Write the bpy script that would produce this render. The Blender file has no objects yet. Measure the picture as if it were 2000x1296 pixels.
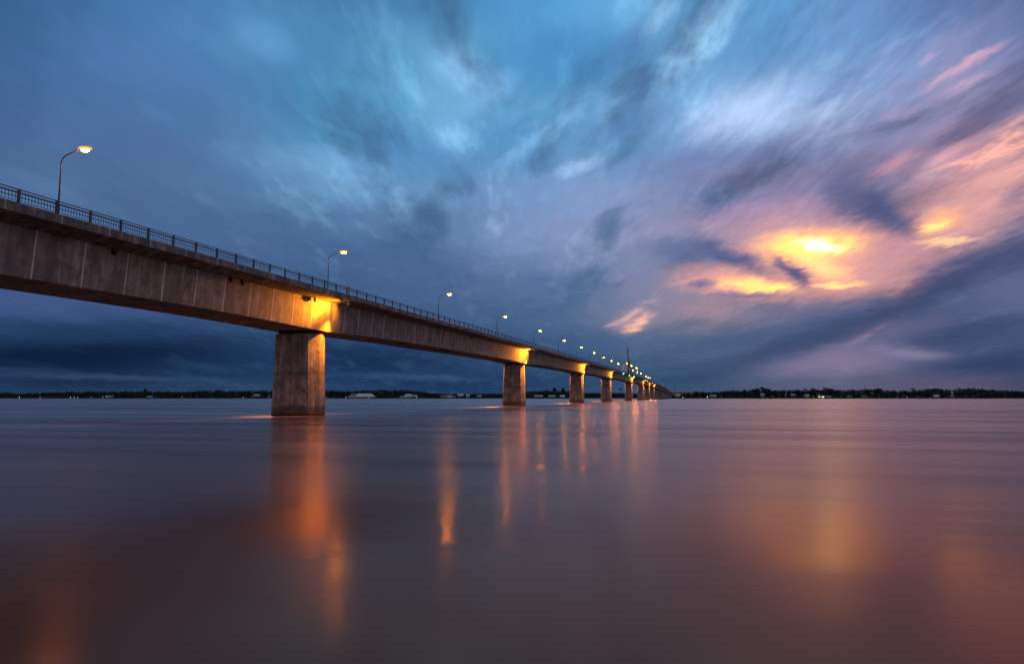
import bpy, bmesh, math, random
from mathutils import Vector, Matrix, Euler
random.seed(7)
R = math.radians
scene = bpy.context.scene
COL = scene.collection

# ---------------------------------------------------------------- camera
# World frame: +Y runs along the bridge, +X points across the river's flow
# side, z = 0 is the water.  The camera stands on the near bank.
YAW = 14.527           # the view looks this many degrees to the left of +Y
TILT = 5.498
CAM_H = 2.03
cam_d = bpy.data.cameras.new("camera")
cam = bpy.data.objects.new("camera", cam_d); COL.objects.link(cam)
cam_d.sensor_width = 36.0
cam_d.lens = 1333.0 / 2000.0 * 36.0
cam_d.clip_start = 0.2
cam_d.clip_end = 40000.0
cam.location = (0, 0, CAM_H)
cam.rotation_euler = Euler((R(90 + TILT), 0, R(YAW)), 'XYZ')
scene.camera = cam

# ---------------------------------------------------------------- sky
ELS = [0, 1.2, 2.8, 4.5, 6.5, 9, 11.5, 14, 16.5, 19, 21.5, 24, 27, 31]
SKYROWS = [[(40, 66, 102), (40, 66, 102), (43, 69, 105), (46, 72, 107), (49, 75, 109), (50, 76, 112), (49, 76, 112), (47, 75, 112), (45, 74, 112), (41, 71, 110), (38, 68, 108), (33, 64, 106), (31, 63, 105), (36, 66, 107), (43, 71, 110), (53, 76, 115), (58, 80, 117), (60, 82, 118), (62, 83, 119), (67, 85, 121), (79, 90, 124), (89, 92, 125), (96, 92, 124), (102, 93, 123), (103, 94, 122), (98, 92, 121), (84, 84, 116), (84, 84, 116)],
[(28, 60, 98), (28, 60, 98), (20, 52, 88), (20, 51, 87), (24, 55, 90), (29, 59, 95), (32, 63, 99), (32, 65, 101), (30, 64, 102), (27, 62, 101), (24, 59, 99), (25, 59, 99), (26, 60, 100), (30, 63, 103), (36, 68, 107), (44, 73, 112), (52, 79, 115), (59, 85, 119), (61, 86, 121), (65, 89, 123), (79, 96, 128), (91, 100, 132), (99, 104, 134), (95, 96, 127), (93, 91, 123), (89, 88, 120), (74, 80, 112), (74, 80, 112)],
[(18, 51, 88), (16, 50, 86), (13, 49, 87), (13, 49, 88), (16, 52, 92), (21, 56, 96), (25, 58, 97), (26, 59, 99), (25, 60, 103), (25, 60, 102), (27, 60, 101), (34, 66, 107), (40, 71, 113), (46, 75, 117), (51, 79, 120), (55, 82, 123), (62, 88, 126), (70, 94, 130), (68, 92, 128), (69, 91, 127), (89, 101, 135), (108, 110, 142), (127, 120, 149), (123, 118, 148), (102, 107, 140), (73, 90, 128), (58, 80, 118), (59, 81, 119)],
[(42, 69, 112), (39, 67, 109), (35, 65, 108), (33, 64, 107), (33, 64, 107), (36, 66, 108), (44, 73, 116), (47, 76, 120), (47, 76, 122), (50, 78, 122), (53, 80, 122), (57, 83, 125), (61, 86, 128), (63, 88, 130), (66, 90, 132), (69, 93, 135), (77, 99, 139), (87, 108, 144), (86, 106, 142), (84, 103, 139), (83, 102, 139), (83, 101, 138), (84, 100, 138), (109, 109, 143), (104, 106, 142), (82, 97, 137), (77, 95, 135), (79, 96, 137)],
[(68, 89, 139), (67, 88, 138), (67, 89, 139), (66, 88, 137), (63, 86, 133), (60, 85, 130), (59, 86, 131), (59, 87, 131), (60, 87, 131), (63, 90, 134), (67, 93, 136), (70, 95, 137), (73, 97, 139), (75, 98, 140), (81, 102, 143), (90, 107, 146), (106, 116, 151), (126, 126, 155), (137, 131, 155), (143, 133, 154), (128, 124, 151), (114, 116, 149), (100, 109, 145), (92, 103, 140), (84, 97, 136), (85, 99, 139), (96, 107, 149), (96, 107, 149)],
[(79, 105, 152), (77, 102, 150), (77, 101, 150), (75, 99, 147), (73, 98, 145), (71, 97, 143), (68, 97, 142), (67, 96, 141), (67, 96, 140), (70, 98, 141), (73, 100, 143), (78, 103, 145), (83, 106, 148), (90, 111, 152), (98, 116, 156), (107, 122, 160), (119, 127, 162), (130, 131, 164), (145, 135, 163), (157, 138, 160), (149, 130, 153), (146, 125, 149), (146, 123, 148), (150, 124, 148), (135, 118, 147), (114, 111, 147), (98, 106, 147), (96, 105, 147)],
[(84, 112, 156), (84, 111, 156), (85, 112, 157), (83, 109, 152), (80, 107, 150), (78, 106, 150), (76, 104, 148), (74, 103, 148), (74, 104, 148), (76, 105, 148), (79, 107, 149), (83, 110, 152), (91, 115, 156), (104, 124, 164), (114, 130, 170), (121, 134, 173), (125, 134, 173), (128, 134, 172), (127, 131, 167), (124, 127, 160), (129, 125, 159), (147, 130, 156), (186, 144, 151), (162, 129, 148), (154, 124, 147), (178, 139, 151), (137, 120, 147), (143, 121, 146)],
[(83, 111, 155), (84, 112, 156), (86, 114, 158), (84, 111, 153), (81, 109, 152), (79, 109, 153), (81, 111, 153), (82, 113, 155), (82, 115, 159), (87, 118, 162), (93, 122, 165), (100, 127, 170), (108, 133, 176), (120, 140, 182), (129, 145, 186), (135, 145, 186), (139, 146, 186), (143, 146, 186), (141, 142, 179), (141, 137, 172), (154, 140, 172), (163, 142, 172), (158, 137, 168), (134, 122, 154), (145, 125, 149), (199, 151, 156), (198, 153, 158), (207, 158, 160)],
[(77, 105, 151), (80, 108, 153), (84, 112, 156), (84, 111, 156), (84, 112, 157), (85, 115, 159), (87, 119, 163), (95, 131, 174), (105, 146, 187), (107, 146, 188), (109, 145, 188), (109, 144, 188), (112, 145, 189), (119, 147, 192), (125, 149, 194), (131, 150, 195), (135, 151, 194), (137, 150, 192), (131, 141, 183), (123, 131, 173), (135, 131, 171), (137, 128, 168), (124, 123, 163), (127, 123, 160), (150, 132, 163), (189, 147, 169), (206, 156, 164), (197, 155, 168)],
[(71, 102, 151), (73, 104, 153), (82, 112, 160), (81, 112, 159), (82, 112, 160), (84, 116, 163), (92, 130, 175), (102, 145, 187), (112, 159, 199), (103, 153, 194), (97, 147, 191), (95, 144, 188), (93, 141, 186), (95, 140, 187), (101, 143, 190), (114, 149, 195), (118, 148, 194), (117, 144, 190), (114, 137, 184), (113, 131, 179), (117, 134, 181), (122, 137, 182), (125, 135, 179), (133, 139, 182), (140, 141, 184), (150, 142, 182), (157, 144, 182), (145, 139, 183)],
[(62, 100, 150), (67, 104, 154), (75, 113, 163), (78, 115, 165), (78, 116, 166), (78, 119, 167), (83, 127, 173), (83, 135, 179), (79, 142, 185), (81, 143, 187), (83, 144, 188), (95, 151, 194), (97, 151, 195), (85, 143, 190), (87, 143, 191), (102, 151, 197), (102, 149, 196), (93, 142, 189), (104, 145, 192), (123, 154, 200), (136, 166, 209), (142, 169, 210), (140, 162, 204), (135, 154, 199), (135, 148, 194), (150, 149, 190), (132, 137, 184), (119, 130, 179)],
[(57, 100, 148), (61, 104, 153), (70, 114, 164), (76, 119, 173), (77, 121, 174), (76, 122, 174), (74, 125, 175), (73, 130, 178), (72, 138, 182), (82, 145, 189), (91, 152, 196), (105, 161, 203), (111, 164, 206), (101, 158, 202), (97, 156, 201), (99, 158, 204), (98, 155, 203), (97, 151, 200), (104, 155, 203), (110, 160, 208), (116, 159, 207), (115, 155, 204), (118, 156, 204), (120, 153, 203), (124, 150, 199), (132, 143, 188), (112, 128, 175), (99, 120, 166)],
[(56, 100, 148), (57, 103, 152), (59, 109, 159), (65, 116, 168), (70, 121, 174), (76, 127, 179), (81, 136, 183), (76, 135, 182), (73, 135, 181), (78, 140, 185), (85, 147, 190), (98, 156, 198), (100, 159, 202), (84, 151, 197), (72, 143, 192), (65, 135, 185), (68, 137, 187), (79, 145, 196), (94, 156, 205), (104, 165, 211), (90, 152, 203), (82, 144, 197), (97, 151, 204), (100, 147, 201), (96, 135, 190), (95, 125, 178), (94, 119, 169), (92, 116, 164)],
[(56, 100, 148), (57, 104, 153), (59, 109, 160), (62, 114, 166), (63, 116, 168), (65, 119, 171), (66, 122, 172), (66, 121, 171), (66, 120, 170), (66, 125, 175), (67, 130, 180), (72, 138, 187), (74, 143, 191), (72, 143, 193), (73, 146, 197), (79, 153, 203), (90, 160, 209), (106, 168, 215), (96, 162, 210), (77, 151, 201), (78, 151, 202), (81, 152, 204), (89, 151, 204), (91, 143, 198), (90, 132, 187), (95, 126, 179), (94, 120, 170), (92, 116, 164)]]
BLOBS = [(33.15, 8.51, 7.16, 1.56, 26, (84, 96, 136), 0.90),
(22.86, 4.59, 11.07, 1.41, 17, (74, 94, 132), 0.80),
(33.51, 3.73, 5.71, 1.57, 7, (64, 84, 122), 0.90),
(15.54, 3.56, 4.79, 1.40, 4, (66, 92, 126), 0.60),
(13.88, 1.71, 4.45, 1.00, 5, (48, 80, 112), 0.50),
(17.07, 15.56, 3.65, 1.43, -14, (98, 116, 162), 0.60),
(-32.56, 3.04, 12.89, 1.23, 5, (8, 36, 66), 0.85),
(-33.54, 4.34, 7.84, 0.72, 8, (34, 62, 96), 0.60),
(-11.88, 3.40, 7.85, 1.43, -2, (16, 50, 84), 0.70),
(-29.97, 1.45, 8.74, 0.26, -1, (62, 82, 116), 0.70),
(-35.74, 1.88, 3.41, 0.24, -1, (54, 74, 110), 0.50),
(-8.10, 1.70, 6.32, 0.30, -2, (60, 86, 122), 0.70),
(-18.22, 0.98, 10.08, 0.24, 0, (50, 78, 114), 0.50),
(19.69, 22.26, 5.06, 1.98, 4, (176, 202, 234), 0.85),
(15.37, 27.35, 4.81, 1.23, 39, (152, 204, 238), 0.85),
(12.89, 29.74, 2.18, 0.84, 46, (160, 208, 238), 0.60),
(10.68, 28.16, 2.37, 1.05, 31, (80, 134, 188), 0.60),
(-4.25, 26.30, 3.45, 1.73, -20, (150, 192, 228), 0.80),
(-1.79, 25.02, 2.99, 1.21, 31, (140, 186, 224), 0.60),
(2.66, 21.63, 4.68, 0.91, 32, (134, 182, 220), 0.80),
(0.67, 22.32, 1.70, 0.50, 34, (70, 136, 186), 0.60),
(-5.31, 21.44, 2.05, 1.71, -46, (128, 174, 214), 0.60),
(5.51, 18.92, 2.61, 0.65, 9, (164, 188, 218), 0.80),
(8.85, 23.63, 1.66, 0.81, 24, (136, 180, 220), 0.60),
(9.47, 21.85, 2.04, 0.92, 35, (84, 136, 184), 0.70),
(-13.02, 18.06, 4.54, 1.22, -15, (118, 162, 202), 0.60),
(-20.67, 27.01, 2.22, 1.52, -19, (104, 158, 200), 0.50),
(-8.79, 19.91, 4.73, 1.61, -6, (76, 132, 180), 0.50),
(4.34, 9.25, 4.75, 1.28, -6, (84, 108, 148), 0.50),
(26.55, 22.85, 2.38, 0.52, 18, (106, 136, 188), 0.80),
(2.69, 27.45, 5.34, 1.87, 7, (64, 134, 184), 0.50),
(34.33, 13.35, 5.10, 2.81, 26, (226, 168, 160), 0.60),
(35.71, 16.57, 4.31, 0.45, 9, (252, 186, 160), 0.75),
(36.50, 15.06, 3.10, 0.69, 16, (232, 170, 160), 0.60),
(35.34, 22.73, 1.98, 0.41, 22, (214, 170, 192), 0.85),
(33.60, 22.09, 1.48, 0.31, 22, (204, 164, 190), 0.70),
(34.65, 21.35, 1.76, 0.31, 11, (196, 166, 196), 0.60),
(32.74, 23.69, 0.77, 0.28, 31, (190, 164, 196), 0.50),
(30.92, 20.45, 2.86, 0.43, 13, (172, 156, 190), 0.50),
(29.73, 16.75, 2.28, 0.59, 24, (208, 152, 168), 0.60),
(19.42, 14.38, 4.66, 0.80, 3, (178, 146, 176), 0.50),
(24.20, 10.82, 7.63, 3.04, -5, (228, 166, 154), 0.80),
(18.47, 9.29, 5.09, 1.38, -7, (232, 162, 146), 0.85),
(25.93, 9.13, 3.86, 1.70, -0, (238, 168, 140), 0.80),
(28.71, 9.66, 4.07, 1.12, 28, (196, 148, 156), 0.60),
(23.68, 11.57, 4.02, 1.41, -1, (255, 194, 90), 0.95),
(24.23, 11.52, 2.84, 0.93, -5, (255, 224, 90), 0.95),
(24.67, 11.56, 1.46, 0.54, -14, (255, 250, 190), 0.95),
(24.89, 9.98, 2.20, 0.84, -26, (255, 206, 110), 0.70),
(19.63, 8.91, 3.40, 0.56, -8, (255, 204, 96), 0.90),
(20.77, 8.60, 1.90, 0.24, -3, (255, 214, 80), 0.90),
(25.90, 8.55, 2.11, 0.23, -1, (255, 210, 110), 0.85),
(32.68, 12.45, 1.85, 0.94, 10, (252, 180, 120), 0.95),
(32.27, 12.36, 1.06, 0.47, 4, (255, 214, 110), 0.85),
(32.98, 11.05, 2.15, 0.32, -2, (255, 206, 150), 0.85),
(30.29, 8.03, 1.69, 1.07, 40, (214, 156, 148), 0.50),
(16.03, 7.06, 2.80, 0.91, -2, (176, 142, 156), 0.60),
(10.18, 6.34, 2.09, 1.10, 14, (190, 152, 160), 0.75),
(9.77, 6.77, 1.43, 0.30, 23, (228, 174, 158), 0.75),
(10.60, 6.17, 1.50, 0.34, 25, (248, 184, 148), 0.85),
(10.09, 5.54, 1.09, 0.21, 13, (250, 186, 140), 0.80),
(8.58, 6.03, 0.84, 0.17, 9, (224, 170, 150), 0.70),
(11.03, 6.66, 0.67, 0.25, 39, (232, 176, 160), 0.70),
(25.71, 4.03, 4.65, 0.68, 26, (150, 134, 156), 0.60),
(25.66, 2.75, 5.94, 1.00, 5, (134, 122, 150), 0.60),
(30.37, 3.19, 2.88, 0.52, -9, (144, 136, 164), 0.60),
(22.81, 3.21, 4.03, 0.87, 9, (120, 116, 148), 0.50),
(11.55, 7.83, 1.25, 0.21, 3, (190, 156, 170), 0.50),
(16.33, 3.54, 3.97, 0.58, 9, (96, 106, 144), 0.40),
(27.81, 4.87, 2.09, 0.30, 30, (170, 144, 164), 0.50),
(31.22, 7.29, 8.44, 1.08, 26, (66, 80, 116), 0.85),
(22.10, 3.90, 8.20, 0.95, 18, (60, 80, 112), 0.75),
(34.90, 2.26, 4.34, 0.70, 3, (48, 70, 108), 0.85),
(33.55, 4.51, 4.23, 0.64, 11, (60, 78, 114), 0.70),
(13.88, 1.42, 3.64, 0.58, 3, (44, 78, 112), 0.60),
(37.01, 9.33, 1.72, 0.87, 29, (74, 84, 126), 0.70),
(37.12, 13.42, 1.16, 0.80, 38, (128, 116, 150), 0.60),
(28.41, 14.00, 3.17, 1.56, -36, (76, 90, 132), 0.90),
(29.54, 12.93, 2.00, 0.83, -43, (78, 92, 134), 0.70),
(26.58, 15.92, 1.83, 1.59, -28, (104, 104, 146), 0.50),
(18.13, 11.06, 3.99, 0.80, -24, (80, 96, 138), 0.90),
(14.53, 11.88, 3.70, 1.07, -11, (90, 108, 150), 0.70),
(22.76, 9.59, 1.70, 0.76, -47, (82, 92, 134), 0.95),
(21.96, 10.40, 1.16, 0.46, -35, (110, 108, 146), 0.60),
(15.61, 9.31, 1.37, 0.41, 2, (104, 112, 152), 0.80),
(18.44, 8.15, 3.51, 0.24, -3, (134, 124, 154), 0.70)]


def lin(c):
    c /= 255.0
    return c / 12.92 if c <= 0.04045 else ((c + 0.055) / 1.055) ** 2.4
def srgb(c):
    return tuple(lin(v) for v in c) + (1.0,)

world = bpy.data.worlds.new("World")
scene.world = world
world.use_nodes = True
nt = world.node_tree
N, L = nt.nodes, nt.links
for n in list(N): N.remove(n)
def nd(t, **kw):
    n = N.new(t)
    for k, v in kw.items(): setattr(n, k, v)
    return n
def wmath(op, a, b=None, c=None, clamp=False):
    n = nd('ShaderNodeMath', operation=op); n.use_clamp = clamp
    for i, v in enumerate((a, b, c)):
        if v is None: continue
        if isinstance(v, (int, float)): n.inputs[i].default_value = v
        else: L.new(v, n.inputs[i])
    return n.outputs[0]
def wmix(fac, a, b, blend='MIX'):
    n = nd('ShaderNodeMix', data_type='RGBA', blend_type=blend)
    for s, v in ((n.inputs[0], fac), (n.inputs[6], a), (n.inputs[7], b)):
        if isinstance(v, (int, float)): s.default_value = v
        elif isinstance(v, tuple): s.default_value = v
        else: L.new(v, s)
    return n.outputs[2]
def wrange(v, a, b, c, d, smooth=True):
    n = nd('ShaderNodeMapRange'); n.interpolation_type = 'SMOOTHSTEP' if smooth else 'LINEAR'
    L.new(v, n.inputs[0])
    for i, x in enumerate((a, b, c, d)): n.inputs[i+1].default_value = x
    return n.outputs[0]
geo = nd('ShaderNodeTexCoord')
rot = nd('ShaderNodeMapping', vector_type='POINT')
rot.inputs['Rotation'].default_value = (0, 0, R(-YAW))     # measure azimuth from the view's compass bearing
L.new(geo.outputs['Generated'], rot.inputs['Vector'])
sep = nd('ShaderNodeSeparateXYZ'); L.new(rot.outputs[0], sep.inputs[0])
X, Y, Z = sep.outputs
DEG = 180 / math.pi
az0 = wmath('MULTIPLY', wmath('ARCTAN2', X, Y), DEG)
el0 = wmath('MULTIPLY', wmath('ARCSINE', Z), DEG)
# cloud-layer plane coordinates (streaks of the drifting cloud run to a vanishing point on the horizon)
den = wmath('ADD', wmath('ABSOLUTE', Z), 0.10)
comb = nd('ShaderNodeCombineXYZ')
L.new(wmath('DIVIDE', X, den), comb.inputs[0]); L.new(wmath('DIVIDE', Y, den), comb.inputs[1])
plane = comb.outputs[0]
def noise(vec, scale, detail=4, rough=0.55, mapping=None, dist=0.0, color=False):
    if mapping:
        m = nd('ShaderNodeMapping'); L.new(vec, m.inputs[0])
        m.inputs['Rotation'].default_value = (0, 0, mapping[0])
        m.inputs['Scale'].default_value = mapping[1]
        if len(mapping) > 2: m.inputs['Location'].default_value = mapping[2]
        vec = m.outputs[0]
    n = nd('ShaderNodeTexNoise'); L.new(vec, n.inputs['Vector'])
    n.inputs['Scale'].default_value = scale; n.inputs['Detail'].default_value = detail
    n.inputs['Roughness'].default_value = rough; n.inputs['Distortion'].default_value = dist
    return n.outputs['Color'] if color else n.outputs['Fac']
VP = R(-8.5)
# two scales of warp bend the colour field and the cloud edges
w1 = nd('ShaderNodeSeparateColor'); L.new(noise(plane, 1.5, 4, 0.55, (VP, (1.25, 1.0, 1)), color=True), w1.inputs[0])
w2 = nd('ShaderNodeSeparateColor'); L.new(noise(plane, 5.0, 6, 0.65, (VP, (1.6, 0.8, 1)), color=True, dist=0.4), w2.inputs[0])
up = wrange(el0, 0, 16, 0.15, 1.0)
def warp(base, ch, a, b):
    t = wmath('ADD', wmath('MULTIPLY', wmath('SUBTRACT', w1.outputs[ch], 0.5), a),
              wmath('MULTIPLY', wmath('SUBTRACT', w2.outputs[ch], 0.5), b))
    return wmath('ADD', base, wmath('MULTIPLY', t, up))
az = warp(az0, 0, 7.0, 4.0)
el = warp(el0, 1, 4.5, 2.6)
# base colour field: a colour ramp over azimuth for each elevation
u = wrange(az, -50, 50, 0, 1, False)
rear_f = wrange(Y, 0.35, -0.5, 0, 1)
prev = None
NA = 28
for i, e in enumerate(ELS):
    r = nd('ShaderNodeValToRGB'); r.color_ramp.interpolation = 'EASE'
    cr = r.color_ramp; row = SKYROWS[i]
    cols = [srgb(c) for c in row]
    lft = srgb((84, 96, 128)) if e < 12 else srgb((96, 112, 150)); rgt = srgb((170, 148, 160)) if e < 12 else srgb((152, 148, 168))
    pts = [(0.0, lft)] + [((10 + 80.0*k/(NA-1)) / 100.0, cols[k]) for k in range(NA)] + [(1.0, rgt)]
    while len(cr.elements) < len(pts): cr.elements.new(0.5)
    for k, (p, c) in enumerate(pts):
        cr.elements[k].position = p
    for k, (p, c) in enumerate(pts):
        cr.elements[k].color = c
    L.new(u, r.inputs[0])
    if prev is None: prev = r.outputs[0]
    else: prev = wmix(wrange(el, ELS[i-1], e, 0, 1), prev, r.outputs[0])
colr = wmix(wrange(el, 33, 70, 0, 1), prev, srgb((104, 128, 168)))
colr = wmix(rear_f, colr, srgb((140, 130, 140)))
# individual cloud banks, breaks and the glow behind them
q = nd('ShaderNodeCombineXYZ')
L.new(warp(az0, 2, 4.0, 6.0), q.inputs[0]); L.new(warp(el0, 0, 2.4, 3.0), q.inputs[1])
q2 = nd('ShaderNodeCombineXYZ')
L.new(warp(az0, 1, 1.6, 3.4), q2.inputs[0]); L.new(warp(el0, 2, 0.8, 1.9), q2.inputs[1])
def put_blobs(colr, lst):
    # the node compiler keeps every pending value: chaining the coordinates to the colour so far keeps that list short
    ca, cb = q.outputs[0], q2.outputs[0]
    for i_, (a, e, ra, re, an, hx, s) in enumerate(lst):
        if i_ % 12 == 0:
            vm = []
            for src_ in (ca, cb):
                t_ = nd('ShaderNodeVectorMath', operation='MULTIPLY_ADD'); L.new(colr, t_.inputs[0])
                t_.inputs[1].default_value = (1e-6, 1e-6, 1e-6); L.new(src_, t_.inputs[2]); vm.append(t_.outputs[0])
            ca, cb = vm
        m = nd('ShaderNodeMapping', vector_type='TEXTURE')
        m.inputs['Location'].default_value = (a, e, 0)
        m.inputs['Rotation'].default_value = (0, 0, R(an))
        m.inputs['Scale'].default_value = (ra, re, 1)
        L.new(ca if ra > 4.2 else cb, m.inputs[0])
        ln = nd('ShaderNodeVectorMath', operation='LENGTH'); L.new(m.outputs[0], ln.inputs[0])
        k = 2.2 if hx == (255, 250, 190) else (1.25 if hx[0] == 255 and hx[2] <= 120 else 1.0)
        colr = wmix(wrange(ln.outputs['Value'], 0.05, 1.5 if ra > 4.2 else 1.35, s, 0.0), colr, tuple(v*k*r for v, r in zip(srgb(hx)[:3], (1.15 if k > 1 else 1.0, 1, 1.1))) + (1,))
    return colr
warm = lambda b: b[5][0] > b[5][2] + 20
n_cool = min(i for i, b in enumerate(BLOBS) if warm(b))
colr = put_blobs(colr, BLOBS[:n_cool])
# wispy streaks
s1 = noise(plane, 1.15, 7, 0.56, (VP + 0.2, (2.3, 0.85, 1), (2.3, 0.4, 0)), dist=0.25)
s3 = noise(plane, 2.1, 7, 0.58, (VP + 0.2, (2.6, 0.75, 1), (7.7, 3.1, 0)), dist=0.25)
s2 = noise(plane, 8.0, 6, 0.6, (VP + 0.35, (2.6, 0.7, 1), (3, 5, 0)), dist=0.3)
amt = wmath('MULTIPLY', wrange(el0, 2, 18, 0.35, 1.0), wrange(az0, -36, -12, 0.22, 1.0))
# slate cloud, layered over the lighter sky, then pale wisps
slate = wmix(wrange(az0, 5, 28, 0, 1), srgb((66, 102, 142)), srgb((84, 95, 136)))
dk = wmath('MULTIPLY', wrange(wmath('ADD', s1, wmath('MULTIPLY', wmath('SUBTRACT', s2, 0.5), 0.10)), 0.50, 0.66, 0, 0.72), amt)
colr = wmix(dk, colr, slate)
lt = wmath('MULTIPLY', wrange(wmath('ADD', s3, wmath('MULTIPLY', wmath('SUBTRACT', s2, 0.5), 0.16)), 0.52, 0.72, 0, 0.75), amt)
lcol = wmix(1.0, wmix(1.0, colr, (1.40, 1.34, 1.22, 1), 'MULTIPLY'), (0.035, 0.035, 0.035, 1), 'ADD')
colr = wmix(lt, colr, lcol)
f = wmath('ADD', 1.0, wmath('MULTIPLY', wmath('ADD', wmath('MULTIPLY', wmath('SUBTRACT', s2, 0.5), 0.26), wmath('MULTIPLY', wmath('SUBTRACT', s1, 0.5), -0.35)), amt))
fc = nd('ShaderNodeCombineColor')
for i, k in enumerate((1.0, 0.92, 0.84)):
    L.new(wmath('POWER', wmath('MAXIMUM', f, 0.2), k), fc.inputs[i])
colr = wmix(1.0, colr, fc.outputs[0], 'MULTIPLY')
colr = put_blobs(colr, BLOBS[n_cool:])
# fine ripples through everything
s4 = noise(plane, 16.0, 5, 0.62, (VP + 0.55, (2.2, 0.6, 1), (1, 9, 0)), dist=0.6)
g4 = wmath('ADD', 1.0, wmath('MULTIPLY', wmath('MULTIPLY', wmath('SUBTRACT', s4, 0.5), 0.32), wmath('MULTIPLY', wrange(az0, 8, 20, 0.0, 1.0), wrange(el0, 2, 8, 0.3, 1.0))))
g4c = nd('ShaderNodeCombineColor')
for i in range(3): L.new(g4, g4c.inputs[i])
colr = wmix(1.0, colr, g4c.outputs[0], 'MULTIPLY')
gm = nd('ShaderNodeGamma'); L.new(colr, gm.inputs[0]); gm.inputs[1].default_value = 1.20
hs = nd('ShaderNodeHueSaturation'); L.new(gm.outputs[0], hs.inputs['Color']); hs.inputs['Saturation'].default_value = 0.91; hs.inputs['Value'].default_value = 1.24
colr = wmix(1.0, hs.outputs[0], wmix(wrange(az0, 2, 20, 0, 1), (0.86, 1.0, 0.97, 1), (1.0, 0.98, 0.93, 1)), 'MULTIPLY')
bg = nd('ShaderNodeBackground'); L.new(colr, bg.inputs['Color']); bg.inputs['Strength'].default_value = 1.0
wo = nd('ShaderNodeOutputWorld'); L.new(bg.outputs[0], wo.inputs['Surface'])
world.cycles.sampling_method = 'MANUAL'; world.cycles.sample_map_resolution = 512

# ---------------------------------------------------------------- sun (low, behind the cloud bank)
sd = bpy.data.lights.new("sun", 'SUN'); so = bpy.data.objects.new("sun", sd); COL.objects.link(so)
sd.energy = 0.004; sd.angle = R(30); sd.color = (1.0, 0.72, 0.52)
SUN_AZ, SUN_EL = R(24.0), R(12.3)      # azimuth right of the view's bearing
wa = SUN_AZ - R(YAW)
to_sun = Vector((math.sin(wa)*math.cos(SUN_EL), math.cos(wa)*math.cos(SUN_EL), math.sin(SUN_EL)))
so.rotation_euler = to_sun.to_track_quat('Z', 'Y').to_euler()
so.location = (60, 100, 80)

scene.view_settings.view_transform = 'Standard'
scene.view_settings.look = 'None'
scene.view_settings.exposure = 0.0
scene.view_settings.gamma = 1.0
scene.view_settings.use_curve_mapping = False
scene.render.engine = 'CYCLES'
scene.cycles.use_denoising = True
scene.cycles.max_bounces = 6
scene.cycles.sample_clamp_indirect = 6.0

# ================================================================ helpers
def new_mat(name):
    m = bpy.data.materials.new(name); m.use_nodes = True
    t = m.node_tree
    for n in list(t.nodes): t.nodes.remove(n)
    o = t.nodes.new('ShaderNodeOutputMaterial'); b = t.nodes.new('ShaderNodeBsdfPrincipled')
    t.links.new(b.outputs[0], o.inputs[0])
    return m, t, b
class G:                                     # tiny node helper
    def __init__(s, t): s.t = t
    def n(s, ty, **kw):
        x = s.t.nodes.new(ty)
        for k, v in kw.items(): setattr(x, k, v)
        return x
    def put(s, sock, v):
        if isinstance(v, (int, float, tuple)): sock.default_value = v
        else: s.t.links.new(v, sock)
    def m(s, op, a, b=0.0, c=0.0, clamp=False):
        x = s.n('ShaderNodeMath', operation=op); x.use_clamp = clamp
        s.put(x.inputs[0], a); s.put(x.inputs[1], b); s.put(x.inputs[2], c)
        return x.outputs[0]
    def mix(s, f, a, b, blend='MIX'):
        x = s.n('ShaderNodeMix', data_type='RGBA', blend_type=blend)
        s.put(x.inputs[0], f); s.put(x.inputs[6], a); s.put(x.inputs[7], b)
        return x.outputs[2]
    def rng(s, v, a, b, c, d, sm=True):
        x = s.n('ShaderNodeMapRange'); x.interpolation_type = 'SMOOTHSTEP' if sm else 'LINEAR'
        s.put(x.inputs[0], v)
        for i, k in enumerate((a, b, c, d)): x.inputs[i+1].default_value = k
        return x.outputs[0]
    def noise(s, vec, scale, detail=4, rough=0.5, sc=None, loc=None, dist=0.0):
        if sc or loc:
            mp = s.n('ShaderNodeMapping'); s.put(mp.inputs[0], vec)
            if sc: mp.inputs['Scale'].default_value = sc
            if loc: mp.inputs['Location'].default_value = loc
            vec = mp.outputs[0]
        x = s.n('ShaderNodeTexNoise'); s.put(x.inputs['Vector'], vec)
        x.inputs['Scale'].default_value = scale; x.inputs['Detail'].default_value = detail
        x.inputs['Roughness'].default_value = rough; x.inputs['Distortion'].default_value = dist
        return x.outputs['Fac']
    def pos(s): return s.n('ShaderNodeNewGeometry').outputs['Position']
    def bump(s, b, h, strength, dist):
        x = s.n('ShaderNodeBump'); x.inputs['Strength'].default_value = strength; x.inputs['Distance'].default_value = dist
        s.put(x.inputs['Height'], h); s.t.links.new(x.outputs[0], b.inputs['Normal'])

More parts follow.
